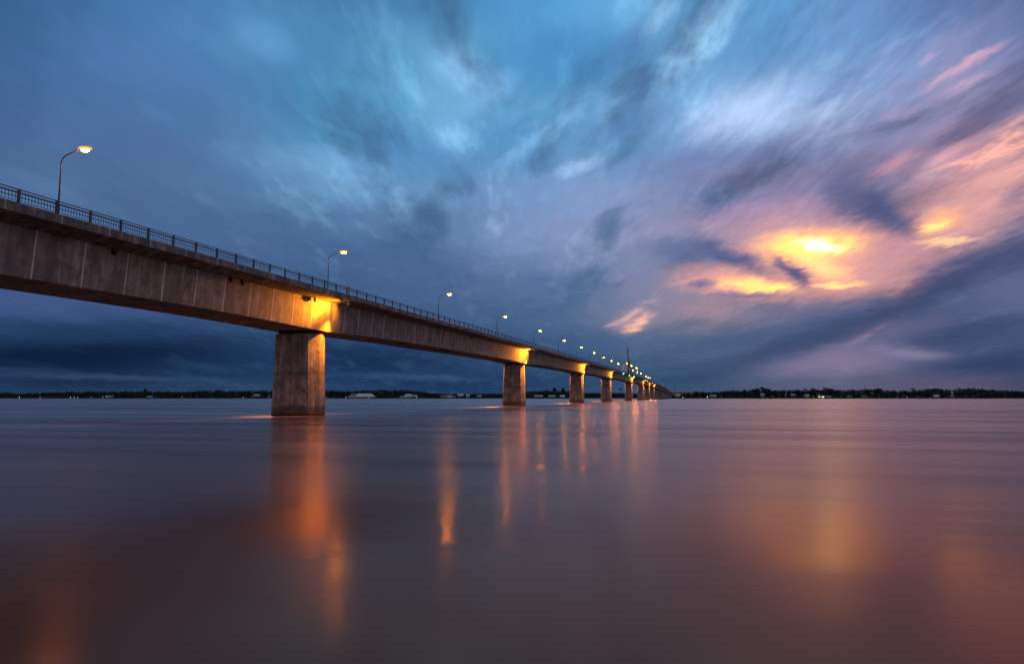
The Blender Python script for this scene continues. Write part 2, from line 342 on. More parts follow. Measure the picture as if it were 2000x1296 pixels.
def concrete(name, base, dark, joints=0.0, damp=False, lift=None, streak=1.0, jw=1.0):
    m, t, b = new_mat(name); g = G(t); p = g.pos()
    sp = g.n('ShaderNodeSeparateXYZ'); g.put(sp.inputs[0], p); y, z = sp.outputs[1], sp.outputs[2]
    c = g.mix(g.rng(g.noise(p, 0.55, 5, 0.62, loc=(3, 1, 2)), 0.35, 0.68, 0, 1), dark, base)
    # rain streaks down the face
    st = g.noise(p, 1.0, 5, 0.6, sc=(1.6, 1.6, 0.10))
    c = g.mix(g.rng(st, 0.40, 0.66, 0.55 * streak, 0), c, tuple(v * 0.55 for v in dark[:3]) + (1,))
    c = g.mix(g.m('MULTIPLY', g.rng(g.noise(p, 2.2, 3, 0.6, sc=(1, 1, 0.07), loc=(5, 2, 0)), 0.60, 0.72, 0, 0.35), streak), c, tuple(min(1, v * 1.7) for v in base[:3]) + (1,))
    # blotches and pin holes
    c = g.mix(g.rng(g.noise(p, 0.9, 6, 0.68, loc=(1, 7, 3)), 0.50, 0.64, 0, 0.7), c, tuple(v * 0.5 for v in dark[:3]) + (1,))
    if joints:
        seg = g.m('DIVIDE', g.m('ADD', y, 200.0 + 3.78 * 0.42), joints)
        fl = g.m('FLOOR', seg); fr = g.m('SUBTRACT', seg, fl)
        wn = g.n('ShaderNodeTexWhiteNoise', noise_dimensions='1D'); g.put(wn.inputs['W'], fl)
        c = g.mix(g.rng(wn.outputs['Value'], 0, 1, 0.0, 0.42, False), c, tuple(v * 0.60 for v in dark[:3]) + (1,))
        wob = g.m('ADD', fr, g.m('MULTIPLY', g.m('SUBTRACT', g.noise(p, 1.2, 2), 0.5), 0.02))
        dj = g.m('ABSOLUTE', g.m('SUBTRACT', wob, 0.5))
        jn = g.m('MULTIPLY', g.rng(g.noise(p, 0.8, 3, 0.6), 0.35, 0.6, 0.7, 1.0), jw)
        c = g.mix(g.m('MULTIPLY', g.rng(dj, 0.007, 0.021, 0.75, 0), jn), c, tuple(min(1, v * 1.9) for v in base[:3]) + (1,))
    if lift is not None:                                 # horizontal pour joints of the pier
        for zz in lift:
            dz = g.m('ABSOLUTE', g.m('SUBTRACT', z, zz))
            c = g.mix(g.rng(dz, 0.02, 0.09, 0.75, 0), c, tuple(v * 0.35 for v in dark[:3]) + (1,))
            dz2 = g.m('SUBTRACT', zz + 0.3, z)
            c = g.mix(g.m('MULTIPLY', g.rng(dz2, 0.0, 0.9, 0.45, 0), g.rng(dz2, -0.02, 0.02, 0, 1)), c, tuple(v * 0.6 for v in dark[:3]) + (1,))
    if damp:
        zz = g.m('ADD', z, g.m('MULTIPLY', g.noise(p, 1.4, 4), 0.35))
        c = g.mix(g.rng(zz, 1.15, 1.4, 0.62, 0), c, (0.045, 0.034, 0.022, 1))
        c = g.mix(g.rng(zz, 0.28, 0.42, 0.97, 0), c, (0.006, 0.005, 0.005, 1))
    g.put(b.inputs['Base Color'], c)
    b.inputs['Roughness'].default_value = 0.88
    g.bump(b, g.noise(p, 5, 6, 0.7), 0.25, 0.03)
    return m

def plain(name, col, rough=0.6, metal=0.0, vary=0.25, scale=4.0):
    m, t, b = new_mat(name); g = G(t)
    n = g.noise(g.pos(), scale, 4, 0.6)
    g.put(b.inputs['Base Color'], g.mix(g.rng(n, 0.3, 0.7, 0, 1), tuple(v*(1-vary) for v in col)+(1,), tuple(min(1, v*(1+vary)) for v in col)+(1,)))
    b.inputs['Roughness'].default_value = rough; b.inputs['Metallic'].default_value = metal
    return m
def glow(name, col, strength):
    m, t, b = new_mat(name)
    b.inputs['Base Color'].default_value = col + (1,)
    b.inputs['Emission Color'].default_value = col + (1,)
    b.inputs['Emission Strength'].default_value = strength
    return m

M_web = concrete('girder_concrete', (0.44, 0.43, 0.43, 1), (0.215, 0.205, 0.205, 1), joints=3.78)
M_deck = concrete('deck_concrete', (0.48, 0.455, 0.44, 1), (0.16, 0.15, 0.143, 1), joints=3.78, streak=1.5, jw=0.45)
M_pier = concrete('pier_concrete', (0.50, 0.49, 0.485, 1), (0.20, 0.19, 0.187, 1), damp=True, lift=(4.8,))
M_asph = plain('asphalt', (0.05, 0.05, 0.05), 0.9)
M_dark = plain('bearing_steel', (0.012, 0.012, 0.014), 0.7)
M_rail = plain('railing_paint', (0.030, 0.055, 0.075), 0.45, 0.3)
M_pole = plain('galvanised_steel', (0.14, 0.12, 0.12), 0.45, 0.6)
M_head = plain('lamp_housing', (0.25, 0.25, 0.26), 0.5, 0.3)
M_sod = glow('sodium_lens', (1.0, 0.38, 0.008), 250.0)
M_halo = glow('sodium_halo', (1.0, 0.27, 0.015), 1.7)  # dim amber emission for the halo shell added around each lamp lens
M_sod2 = glow('floodlight_lens', (1.0, 0.62, 0.30), 6.0)
M_white = glow('shore_lamp_light', (0.85, 0.95, 1.0), 4.0)
M_yel = glow('warm_shore_light', (1.0, 0.75, 0.25), 7.0)
M_green = glow('green_light', (0.05, 1.0, 0.45), 10.0)
M_amber = glow('amber_light', (1.0, 0.45, 0.2), 6.0)
M_tower = concrete('tower_concrete', (0.34, 0.30, 0.29, 1), (0.22, 0.19, 0.18, 1))
M_cable = plain('cable_sheath', (0.55, 0.50, 0.50), 0.5)

def mesh_obj(name, bm, mat, parent=None, smooth=False):
    me = bpy.data.meshes.new(name)
    bmesh.ops.recalc_face_normals(bm, faces=bm.faces[:])
    if smooth:
        for f in bm.faces: f.smooth = True
    bm.to_mesh(me); bm.free()
    for m in (mat if isinstance(mat, list) else [mat]): me.materials.append(m)
    o = bpy.data.objects.new(name, me); COL.objects.link(o)
    if parent: o.parent = parent
    return o
def empty(name, loc=(0, 0, 0), label=None, cat=None, group=None):
    o = bpy.data.objects.new(name, None); COL.objects.link(o); o.location = loc
    if label: o['label'] = label
    if cat: o['category'] = cat
    if group: o['group'] = group
    return o
def tag(o, label=None, cat=None, group=None, kind=None):
    for k, v in (('label', label), ('category', cat), ('group', group), ('kind', kind)):
        if v: o[k] = v
    return o
def copy_tree(o, parent=None):
    c = o.copy(); COL.objects.link(c); c.parent = parent
    for ch in list(o.children): copy_tree(ch, c)
    return c
def box(bm, x0, x1, y0, y1, z0, z1, mi=0):
    v = [bm.verts.new(p) for p in ((x0,y0,z0),(x1,y0,z0),(x1,y1,z0),(x0,y1,z0),(x0,y0,z1),(x1,y0,z1),(x1,y1,z1),(x0,y1,z1))]
    for q in ((0,3,2,1),(4,5,6,7),(0,1,5,4),(1,2,6,5),(2,3,7,6),(3,0,4,7)):
        f = bm.faces.new([v[i] for i in q]); f.material_index = mi
def tube(bm, pts, radii, seg=8, cap=True):
    rings = []
    for i, p in enumerate(pts):
        p = Vector(p)
        d = (Vector(pts[min(i+1, len(pts)-1)]) - Vector(pts[max(i-1, 0)])).normalized()
        a = Vector((0, 0, 1)) if abs(d.z) < 0.9 else Vector((1, 0, 0))
        u = d.cross(a).normalized(); v = d.cross(u)
        r = radii[i] if isinstance(radii, (list, tuple)) else radii
        rings.append([bm.verts.new(p + (u*math.cos(2*math.pi*k/seg) + v*math.sin(2*math.pi*k/seg))*r) for k in range(seg)])
    for a, b in zip(rings, rings[1:]):
        for k in range(seg): bm.faces.new((a[k], a[(k+1) % seg], b[(k+1) % seg], b[k]))
    if cap:
        bm.faces.new(rings[0][::-1]); bm.faces.new(rings[-1])
def loft(bm, sections, closed=True, caps=True):
    rs = [[bm.verts.new(p) for p in s] for s in sections]
    n = len(rs[0])
    for a, b in zip(rs, rs[1:]):
        for k in range(n if closed else n-1): bm.faces.new((a[k], a[(k+1) % n], b[(k+1) % n], b[k]))
    if caps and closed:
        bm.faces.new(rs[0][::-1]); bm.faces.new(rs[-1])

# ================================================================ water and land
wm, wt, wb = new_mat('river_water'); g = G(wt); p = g.pos()
spx = g.n('ShaderNodeSeparateXYZ'); g.put(spx.inputs[0], p)
dist = g.n('ShaderNodeVectorMath', operation='LENGTH'); g.put(dist.inputs[0], p)
dd = dist.outputs['Value']
band = g.noise(p, 1.0, 4, 0.55, sc=(0.0035, 0.05, 1), dist=0.4)         # long current lines running with the flow
band2 = g.noise(p, 1.0, 3, 0.5, sc=(0.02, 0.22, 1), loc=(9, 4, 0), dist=0.3)
mud = g.mix(g.rng(band, 0.32, 0.68, 0, 1), (0.130, 0.048, 0.030, 1), (0.200, 0.088, 0.060, 1))
foam = g.m('MULTIPLY', g.rng(band2, 0.60, 0.75, 0, 0.30), g.rng(band, 0.45, 0.6, 0, 1))
# thin foam lines trailing downstream from the piers
wake = None
for k, yy in enumerate((70.6, 172.6, 274.6)):
    dy = g.m('ABSOLUTE', g.m('SUBTRACT', g.m('ADD', spx.outputs[1], g.m('MULTIPLY', g.m('ADD', spx.outputs[0], 42.0), 0.035)), yy - 0.6))
    w = g.m('MULTIPLY', g.rng(dy, 0.0, 0.9, 0.02, 0.0), g.rng(spx.outputs[0], -44, 4, 1, 0))
    w = g.m('MULTIPLY', w, g.rng(spx.outputs[0], -49, -45, 0, 1))
    wake = w if wake is None else g.m('MAXIMUM', wake, w)
mud = g.mix(g.m('MAXIMUM', foam, wake), mud, (0.34, 0.30, 0.27, 1))
ro = g.m('ADD', g.rng(band, 0.35, 0.65, 0.17, 0.215), g.rng(band2, 0.4, 0.6, -0.02, 0.02))
hgt = g.m('ADD', g.noise(p, 1.0, 3, 0.5, sc=(0.10, 0.5, 1), dist=0.5), g.m('MULTIPLY', g.noise(p, 1.0, 2, 0.5, sc=(0.8, 2.6, 1)), 0.10))
lo_ = g.noise(p, 1.0, 4, 0.55, sc=(0.006, 0.075, 1), dist=0.3)
hgt = g.m('ADD', g.m('MULTIPLY', hgt, 0.004), g.m('MULTIPLY', lo_, 0.065))
wt.nodes.remove(wb)
bp = g.n('ShaderNodeBump'); bp.inputs['Strength'].default_value = 1.0; bp.inputs['Distance'].default_value = 1.0
g.put(bp.inputs['Height'], hgt)
dfs = g.n('ShaderNodeBsdfDiffuse'); g.put(dfs.inputs['Color'], mud)
gls = g.n('ShaderNodeBsdfAnisotropic'); gls.distribution = 'MULTI_GGX'
g.put(gls.inputs['Roughness'], ro); gls.inputs['Anisotropy'].default_value = 0.0
wt.links.new(bp.outputs[0], gls.inputs['Normal']); wt.links.new(bp.outputs[0], dfs.inputs['Normal'])
frs = g.n('ShaderNodeFresnel'); frs.inputs['IOR'].default_value = 1.33
# silty film: reflection is warm seen steeply and neutral at a grazing angle
g.put(gls.inputs['Color'], g.mix(g.rng(frs.outputs[0], 0.08, 0.55, 0, 1), (1.0, 0.58, 0.42, 1), (1.0, 0.78, 0.70, 1)))
mx = g.n('ShaderNodeMixShader'); g.put(mx.inputs[0], g.m('MULTIPLY', frs.outputs[0], 0.95))
wt.links.new(dfs.outputs[0], mx.inputs[1]); wt.links.new(gls.outputs[0], mx.inputs[2])
wt.links.new(mx.outputs[0], [n for n in wt.nodes if n.type == 'OUTPUT_MATERIAL'][0].inputs[0])
bm = bmesh.new()
vs = [bm.verts.new(q) for q in ((-9000, -60, 0), (9000, -60, 0), (9000, 9000, 0), (-9000, 9000, 0))]
bm.faces.new(vs)
tag(mesh_obj('river_water', bm, wm), 'smooth muddy brown river flowing under the bridge', kind='structure')

cy, sy = math.cos(R(YAW)), math.sin(R(YAW))
def bankpt(s, d, z=0.0):           # s metres to the right, d metres ahead of the camera, over the ground
    return Vector((s*cy - d*sy, s*sy + d*cy, z))
D0 = 1600.0                        # distance of the far bank
def bank_d(s): return D0 + 6*math.sin(s*0.011) + 4*math.sin(s*0.043 + 1) + 2.0*math.sin(s*0.13)
M_ground = plain('bank_soil', (0.030, 0.034, 0.020), 0.95, 0, 0.4, 0.05)
bm = bmesh.new(); rows = []
prof = [(-2, -1.5), (0, 0.05), (3, 0.9), (10, 1.6), (60, 2.2), (300, 3.5), (2500, 6.0), (7500, 8.0)]
ss = [s for s in range(-5200, 5201, 20)]
for s in ss:
    b0 = bank_d(s); rows.append([bm.verts.new(bankpt(s, b0 + d, z)) for d, z in prof])
for a, b in zip(rows, rows[1:]):
    for k in range(len(prof)-1): bm.faces.new((a[k], b[k], b[k+1], a[k+1]))
tag(mesh_obj('far_bank_ground', bm, M_ground, smooth=True), 'low dark far river bank', kind='structure')
# near bank under and behind the camera
bm = bmesh.new(); rows = []
for s in range(-400, 401, 8):
    e = -2.5 + 0.8*math.sin(s*0.07) + 0.5*math.sin(s*0.31)
    rows.append([bm.verts.new(bankpt(s, e + d, z)) for d, z in ((1.2, -0.5), (0, 0.03), (-1.5, 0.45), (-6, 0.9), (-60, 1.6), (-400, 2.0))])
for a, b in zip(rows, rows[1:]):
    for k in range(5): bm.faces.new((a[k], a[k+1], b[k+1], b[k]))
tag(mesh_obj('near_bank_ground', bm, M_ground, smooth=True), 'near river bank the view is taken from', kind='structure')

# ================================================================ bridge
BX = -44.3                                     # centre line
PC = (0.95888849, -3.33790024, -4.70820156, 12.03657501, 13.42790997)
def deck_z(a):
    x = a / 1000.0
    z = 0.0
    for c in PC: z = z * x + c
    if a < 30:                                 # straight approach grade near us
        x = 0.03; z = 0.0
        for c in PC: z = z * x + c
        z += (a - 30) * 0.0118
    return z
PIERS = [-30.0, 71.5, 173.2, 275.6, 378.0, 521.0, 652.0, 754.0, 850.0, 946.0, 1042.0, 1138.0, 1262.0, 1360.0, 1455.0, 1545.0, 1622.0]
A0, A1 = -132.0, 1665.0
def girder_d(a):
    n = min(abs(a - q) for q in PIERS)
    return 4.13 + 0.38 * max(0.0, 1 - n / 26.0) ** 2
def stations(a0, a1, step):
    n = max(1, int(round((a1 - a0) / step)))
    return [a0 + (a1 - a0) * i / n for i in range(n + 1)]
bridge = empty('bridge', (BX, 72.4, 0), 'long concrete girder bridge on grey piers crossing the brown river', 'bridge')
INV = Matrix.Translation((-BX, -72.4, 0))
def bpart(name, bm, mat, parent=None, smooth=False):
    """a part of the bridge built in world coordinates"""
    o = mesh_obj(name, bm, mat, None, smooth)
    p = parent or bridge
    o.parent = p
    off = Vector((-BX, -72.4, 0)) if p is bridge else Vector((0, 0, 0))
    if p is bridge: o.location = off
    return o
sts = stations(A0, A1, 3.78)
def sect(f): return [f(a) for a in sts]
# box girder
bm = bmesh.new()
loft(bm, [[(BX+3.2, a, deck_z(a)-0.95), (BX+2.95, a, deck_z(a)-girder_d(a)), (BX-2.95, a, deck_z(a)-girder_d(a)), (BX-3.2, a, deck_z(a)-0.95)] for a in sts], closed=False)
girder = bpart('girder', bm, M_web)
# deck slab with its edge beams
bm = bmesh.new()
P = [(5.15, 0.0), (5.15, -0.60), (3.2, -0.95), (-3.2, -0.95), (-5.15, -0.60), (-5.15, 0.0), (-4.78, 0.0), (-4.78, -0.25), (4.78, -0.25), (4.78, 0.0)]
loft(bm, [[(BX+x, a, deck_z(a)+z) for x, z in P] for a in sts])
deck = bpart('deck_slab', bm, M_deck)
bm = bmesh.new()
loft(bm, [[(BX+x, a, deck_z(a)+z) for x, z in ((-3.6, -0.246), (3.6, -0.246), (3.6, -0.20), (-3.6, -0.20))] for a in sts])
bpart('roadway', bm, M_asph)
# access hatches in the soffit and small outlet boxes under the overhang
for a in (98.0, 117.0, 214.0, 316.0):
    bm = bmesh.new(); zb = deck_z(a) - girder_d(a)
    box(bm, BX+0.7, BX+1.9, a-0.9, a+0.9, zb-0.10, zb-0.01)
    bpart('access_hatch', bm, M_dark)
for a in (40.6, 53.9, 55.6, 68.6, 126.0):
    bm = bmesh.new(); z = deck_z(a) - 0.95
    box(bm, BX+3.35, BX+3.65, a-0.16, a+0.16, z-0.36, z+0.02)
    box(bm, BX+3.42, BX+3.58, a-0.08, a+0.08, z-0.48, z-0.362)
    bpart('drain_outlet', bm, M_dark)
# short marker post on the railing above the first pier, and the conduit feeding the floodlight
bm = bmesh.new(); z = deck_z(73.6)
tube(bm, [(BX+5.0, 73.6, z), (BX+5.0, 73.6, z+1.05)], 0.05, 6); bpart('marker_post', bm, M_rail)
bm = bmesh.new(); tube(bm, [(BX+5.19, 73.6, z-0.03), (BX+5.19, 73.6, z-0.66)], 0.05, 6); bpart('conduit', bm, M_head)

# piers: tapered octagonal shafts, a bearing block on each
def pier(a):
    bm = bmesh.new(); zt = deck_z(a) - girder_d(a) - 0.38
    H = 9.6
    def ring(z):
        k = 1 - 0.034 * 2 * (z / 2 / 2.9) if z > 0 else 1.0
        w = 3.02 - 0.031 * max(z, 0); wi = 2.38 - 0.030 * max(z, 0); g_ = 1.4; t_ = 0.5 - 0.0 * z
        return [(BX+w, a-t_, z), (BX+w, a+t_, z), (BX+wi, a+t_+g_, z), (BX-wi, a+t_+g_, z), (BX-w, a+t_, z), (BX-w, a-t_, z), (BX-wi, a-t_-g_, z), (BX+wi, a-t_-g_, z)]
    loft(bm, [ring(-3), ring(0), ring(zt*0.5), ring(zt)])
    o = bpart('pier', bm, M_pier)
    bm = bmesh.new()
    for sx in (-1, 1):
        box(bm, BX+sx*1.3-0.75, BX+sx*1.3+0.75, a-1.45, a+1.45, zt, zt+0.34)
    b = mesh_obj('bearing', bm, M_dark); b.parent = o
    return o
for a in PIERS: pier(a)
# abutment on the far bank
bm = bmesh.new(); za = deck_z(A1)
box(bm, BX-5.2, BX+5.2, A1-1.0, A1+9, 0.5, za-1.0); box(bm, BX-5.2, BX-4.7, A1+0.01, A1+9, za-1.0, za+0.6); box(bm, BX+4.7, BX+5.2, A1+0.01, A1+9, za-1.0, za+0.6)
bpart('abutment', bm, M_pier)

# railings
SP = 2.585
posts_all = []
a = 1.0 + 0.4 - SP * 0
k0 = int((A0 - 31.8) / SP) + 1; k1 = int((A1 - 31.8) / SP) - 1
posts_a = [31.8 + SP * k for k in range(k0, k1)]
def railing(side):
    xr = BX + side * 4.98
    bm = bmesh.new()
    fine = stations(posts_a[0], posts_a[-1], SP * 2)
    for h, rz, rx in ((0.85, 0.028, 0.03), (0.665, 0.045, 0.03), (0.40, 0.022, 0.02), (0.13, 0.014, 0.014)):
        if h == 0.13: st = stations(posts_a[0], 57.65, SP)
        else: st = fine
        loft(bm, [[(xr-rx, q, deck_z(q)+h-rz), (xr+rx, q, deck_z(q)+h-rz), (xr+rx, q, deck_z(q)+h+rz), (xr-rx, q, deck_z(q)+h+rz)] for q in st])
    return bpart('railing', bm, M_rail)
def post_bm(bm, x, a):
    z = deck_z(a)
    box(bm, x-0.06, x+0.06, a-0.075, a+0.075, z-0.03, z+0.83)
rl = railing(1)
near = [q for q in posts_a if q >= 26][:100]
rest = [q for q in posts_a if q not in near]
p0 = None
for q in near:
    if p0 is None:
        bm = bmesh.new(); box(bm, -0.055, 0.055, -0.07, 0.07, -0.03, 0.885); p0 = mesh_obj('post', bm, M_rail); o = p0
    else: o = p0.copy(); COL.objects.link(o)
    o.parent = rl; o.location = (BX + 4.98, q, deck_z(q))
bm = bmesh.new()
for q in rest: post_bm(bm, BX + 4.98, q)
o = mesh_obj('post', bm, M_rail); o.parent = rl; o['kind'] = 'stuff'
for i, q in enumerate(posts_a):                 # close-set bars filling the bays nearest us
    if 23 < q < 56:
        bm = bmesh.new()
        for k in range(1, 12):
            y = q + SP * k / 12.0; z = deck_z(y)
            box(bm, BX+4.97, BX+4.99, y-0.014, y+0.014, z+0.13, z+0.62)
        o = mesh_obj('mesh_panel', bm, M_rail); o.parent = rl
rl2 = railing(-1)
bm = bmesh.new()
for q in posts_a: post_bm(bm, BX - 4.98, q)
o = mesh_obj('post', bm, M_rail); o.parent = rl2; o['kind'] = 'stuff'

# cable-stay towers: a slender mast in the middle of the road, one fan of stays each way
def tower(a, ztop):
    zd = deck_z(a) - 0.2
    bm = bmesh.new()
    def rg(z, wx, wy): return [(BX+wx, a-wy, z), (BX+wx, a+wy, z), (BX-wx, a+wy, z), (BX-wx, a-wy, z)]
    loft(bm, [rg(zd, 0.85, 1.5), rg(zd+9, 0.65, 1.15), rg(zd+12.5, 0.45, 0.9), rg(ztop-0.6, 0.36, 0.7), rg(ztop, 0.26, 0.5)])
    tw = bpart('tower', bm, M_tower)
    bm = bmesh.new(); tube(bm, [(BX, a, ztop), (BX, a, ztop+1.6)], [0.06, 0.03], 6)
    o = mesh_obj('lightning_rod', bm, M_pole); o.parent = tw
    for s in (-1, 1):
        for k in range(9):
            ya = a + s * (14 + 6.0 * k); zt = zd + 9.0 + (ztop - zd - 10.5) * k / 8.0 * 0.62
            bm = bmesh.new(); tube(bm, [(BX, a + s*0.8, zt), (BX, ya, deck_z(ya) - 0.2)], 0.13, 5)
            o = mesh_obj('stay_cable', bm, M_cable); o.parent = tw
tower(519.0, 39.4); tower(1262.0, 36.6)

# ================================================================ street lamps
def make_lamp():
    root = empty('street_lamp')
    H = 7.35; r = 1.15; pts = [(0, 0, 0), (0, 0, H)]; rad = [0.085, 0.055]
    for i in range(1, 8):
        t = i / 7.0 * R(74)
        pts.append((r*(1-math.cos(t)), 0, H + r*math.sin(t)*0.62)); rad.append(0.05)
    pts.append((1.9, 0, H + 0.97)); rad.append(0.045)
    pts[2:-1] = [(x, y, min(z, H+0.95)) for x, y, z in pts[2:-1]]
    bm = bmesh.new(); tube(bm, pts, rad, 8)
    mesh_obj('pole', bm, M_pole, root, True)
    bm = bmesh.new(); box(bm, -0.17, 0.17, -0.17, 0.17, 0, 0.04); tube(bm, [(0, 0, 0.04), (0, 0, 0.5)], [0.12, 0.10], 8)
    mesh_obj('base_plate', bm, M_pole, root)
    # housing: flattened cobra head, lens below it
    bm = bmesh.new(); bmesh.ops.create_uvsphere(bm, u_segments=16, v_segments=8, radius=1.0)
    for v in bm.verts:
        z = v.co.z
        v.co = Vector((2.25 + v.co.x*0.48, v.co.y*0.19*(1 + 0.25*v.co.x), H + 1.03 + (z*0.13 if z > 0 else z*0.03)))
    hd = mesh_obj('housing', bm, M_head, root, True)
    bm = bmesh.new(); bmesh.ops.create_uvsphere(bm, u_segments=16, v_segments=8, radius=1.0)
    for v in bm.verts: v.co = Vector((2.33 + v.co.x*0.58, v.co.y*0.38, H + 0.985 + v.co.z*(0.15 if v.co.z < 0 else 0.10)))
    mesh_obj('halo_shell', bm, M_halo, hd, True)  # added glowing shell: its amber rim stands in for the lamp's halo
    bm = bmesh.new(); bmesh.ops.create_uvsphere(bm, u_segments=16, v_segments=8, radius=1.0)
    for v in bm.verts: v.co = Vector((2.34 + v.co.x*0.34, v.co.y*0.24, H + 0.86 + v.co.z*0.19))
    ln = mesh_obj('lens', bm, M_sod, hd, True)
    return root
lamp0 = make_lamp()
ORD = ['first', 'second', 'third', 'fourth', 'fifth', 'sixth', 'seventh', 'eighth', 'ninth', 'tenth', 'eleventh', 'twelfth', 'thirteenth', 'fourteenth', 'fifteenth', 'sixteenth', 'seventeenth', 'eighteenth']
far_a = [42.95 + 42.75 * i for i in range(11)] + [554, 600, 647, 693, 780, 821, 861]
far_a = [43.0, 85.6, 129.4, 173.2, 217, 261, 304.5, 348, 388, 428, 470] + far_a[11:]
for i, q in enumerate(far_a):
    o = lamp0 if i == 0 else copy_tree(lamp0)
    o.location = (BX - 4.70, q, deck_z(q) - 0.25)
    if i >= 8: o.scale = (1, 1, 0.93)
    if i == 0: lb = 'lit street lamp nearest of all, largest, above the far left of the bridge rail'
    elif i == 1: lb = 'lit street lamp above the first pier, second along the bridge from the left'
    elif i == 11: lb = 'lit street lamp seen right beside the lower part of the tall tower'
    else: lb = 'lit street lamp, %s along the bridge in the long row from the left edge' % ORD[i]
    tag(o, lb, 'street lamp', 'street lamps in a row along the bridge deck')
for i, q in enumerate((481, 521, 569)):
    o = copy_tree(lamp0); o.rotation_euler = (0, 0, math.pi); o.location = (BX + 4.70, q, deck_z(q) - 0.25)
    tag(o, ('higher standing street lamp glowing against the tower mast', 'higher standing street lamp just right of the tower, middle of three',
            'higher standing street lamp, farthest of the three by the tower')[i], 'street lamp', 'raised street lamps on the near side by the tower')

# ================================================================ floodlights at the piers
def make_flood():
    root = empty('floodlight')
    bm = bmesh.new(); tube(bm, [(0, 0, 0), (0, 0, -0.35)], 0.03, 6); tube(bm, [(0, -0.2, -0.35), (0, 0.2, -0.35)], 0.03, 6)
    mesh_obj('bracket', bm, M_pole, root)
    bm = bmesh.new()
    ring0 = [(-0.05, -0.20, -0.52), (-0.05, 0.20, -0.52), (0.12, 0.20, -0.24), (0.12, -0.20, -0.24)]
    ring1 = [(0.20, -0.13, -0.60), (0.20, 0.13, -0.60), (0.30, 0.13, -0.40), (0.30, -0.13, -0.40)]
    loft(bm, [ring0, ring1]); hs = mesh_obj('housing', bm, M_head, root)
    bm = bmesh.new()
    v = [bm.verts.new((x-0.006, y*0.88, z-0.003)) for x, y, z in ring0]; bm.faces.new(v)
    mesh_obj('lens', bm, M_sod2, hs)
    return root
fl0 = make_flood()
def beam_data(name, watts, size, blend):
    ld = bpy.data.lights.new(name, 'SPOT'); ld.energy = watts; ld.color = (1.0, 0.26, 0.008)
    ld.spot_size = R(size); ld.spot_blend = blend; ld.shadow_soft_size = 0.10
    return ld
# a long throw along the girder, a wide wash beside the fitting, and a narrow beam down the pier
BEAMS = [(beam_data('girder_beam', 6500.0, 74, 1.0), (-0.22, 0, -0.45), (1.0, 1.95, 0.55)),
         (beam_data('wash_beam', 850.0, 130, 0.8), (-0.22, 0, -0.50), (1.0, 0.45, 0.6)),
         (beam_data('pier_beam', 22000.0, 46, 1.0), (-0.12, 0, -0.70), (0.38, 0.42, 0.95)),
         (beam_data('far_girder_beam', 24000.0, 46, 1.0), (-0.22, 0, -0.45), (1.0, 2.9, 0.6))]
def place_flood(i, a, side, first=False):
    o = fl0 if first else copy_tree(fl0)
    z = deck_z(a) - 0.66
    o.location = (BX + side * 4.95, a, z)
    o.rotation_euler = (0, 0, 0 if side > 0 else math.pi)
    sy_ = 1 if side > 0 else -1
    for ld, at_, d in BEAMS:
        l = bpy.data.objects.new(ld.name, ld); COL.objects.link(l); l.parent = o
        l.location = at_; l.rotation_euler = Vector((d[0], d[1] * sy_, d[2])).to_track_quat('Z', 'Y').to_euler()
    return o
for i, a in enumerate(PIERS[1:9]):
    o = place_flood(i, a + 2.0, 1, i == 0)
    tag(o, ('orange floodlight under the deck edge lighting the nearest pier' if i == 0 else
            'orange floodlight under the near deck edge at the %s pier from the left' % ORD[i]), 'floodlight', 'floodlights under the near deck edge')
for i, a in enumerate(PIERS[1:9]):
    o = place_flood(i, a + 2.0, -1)
    tag(o, 'orange floodlight under the far deck edge glowing on the left side of the %s pier' % ORD[i], 'floodlight', 'floodlights under the far deck edge')

# small navigation lights on the deck edge of the long span
nav0 = None
def nav(a, mat, label, grp):
    root = empty('navigation_light', (BX + 5.15, a, deck_z(a) - 0.75), label, 'signal light', grp)
    bm = bmesh.new(); box(bm, -0.05, 0.25, -0.12, 0.12, 0.10, 0.2); mesh_obj('bracket', bm, M_dark, root)
    bm = bmesh.new(); bmesh.ops.create_uvsphere(bm, u_segments=12, v_segments=8, radius=0.42)
    for v in bm.verts: v.co.x = v.co.x*0.5 + 0.22; v.co.z *= 1.0
    mesh_obj('lens', bm, mat, root, True)
for i, a in enumerate((423, 466, 506)):
    nav(a, M_green, ('green navigation light left of the tower on the deck edge', 'middle one of three green lights on the deck edge', 'green navigation light right of the tower on the deck edge')[i], 'green lights on the deck edge')
for i, a in enumerate((642, 671, 763)):
    nav(a, M_amber, ('leftmost small amber light on the distant deck edge', 'middle small amber light on the distant deck edge', 'rightmost small amber light on the distant deck edge')[i], 'amber lights on the deck edge')

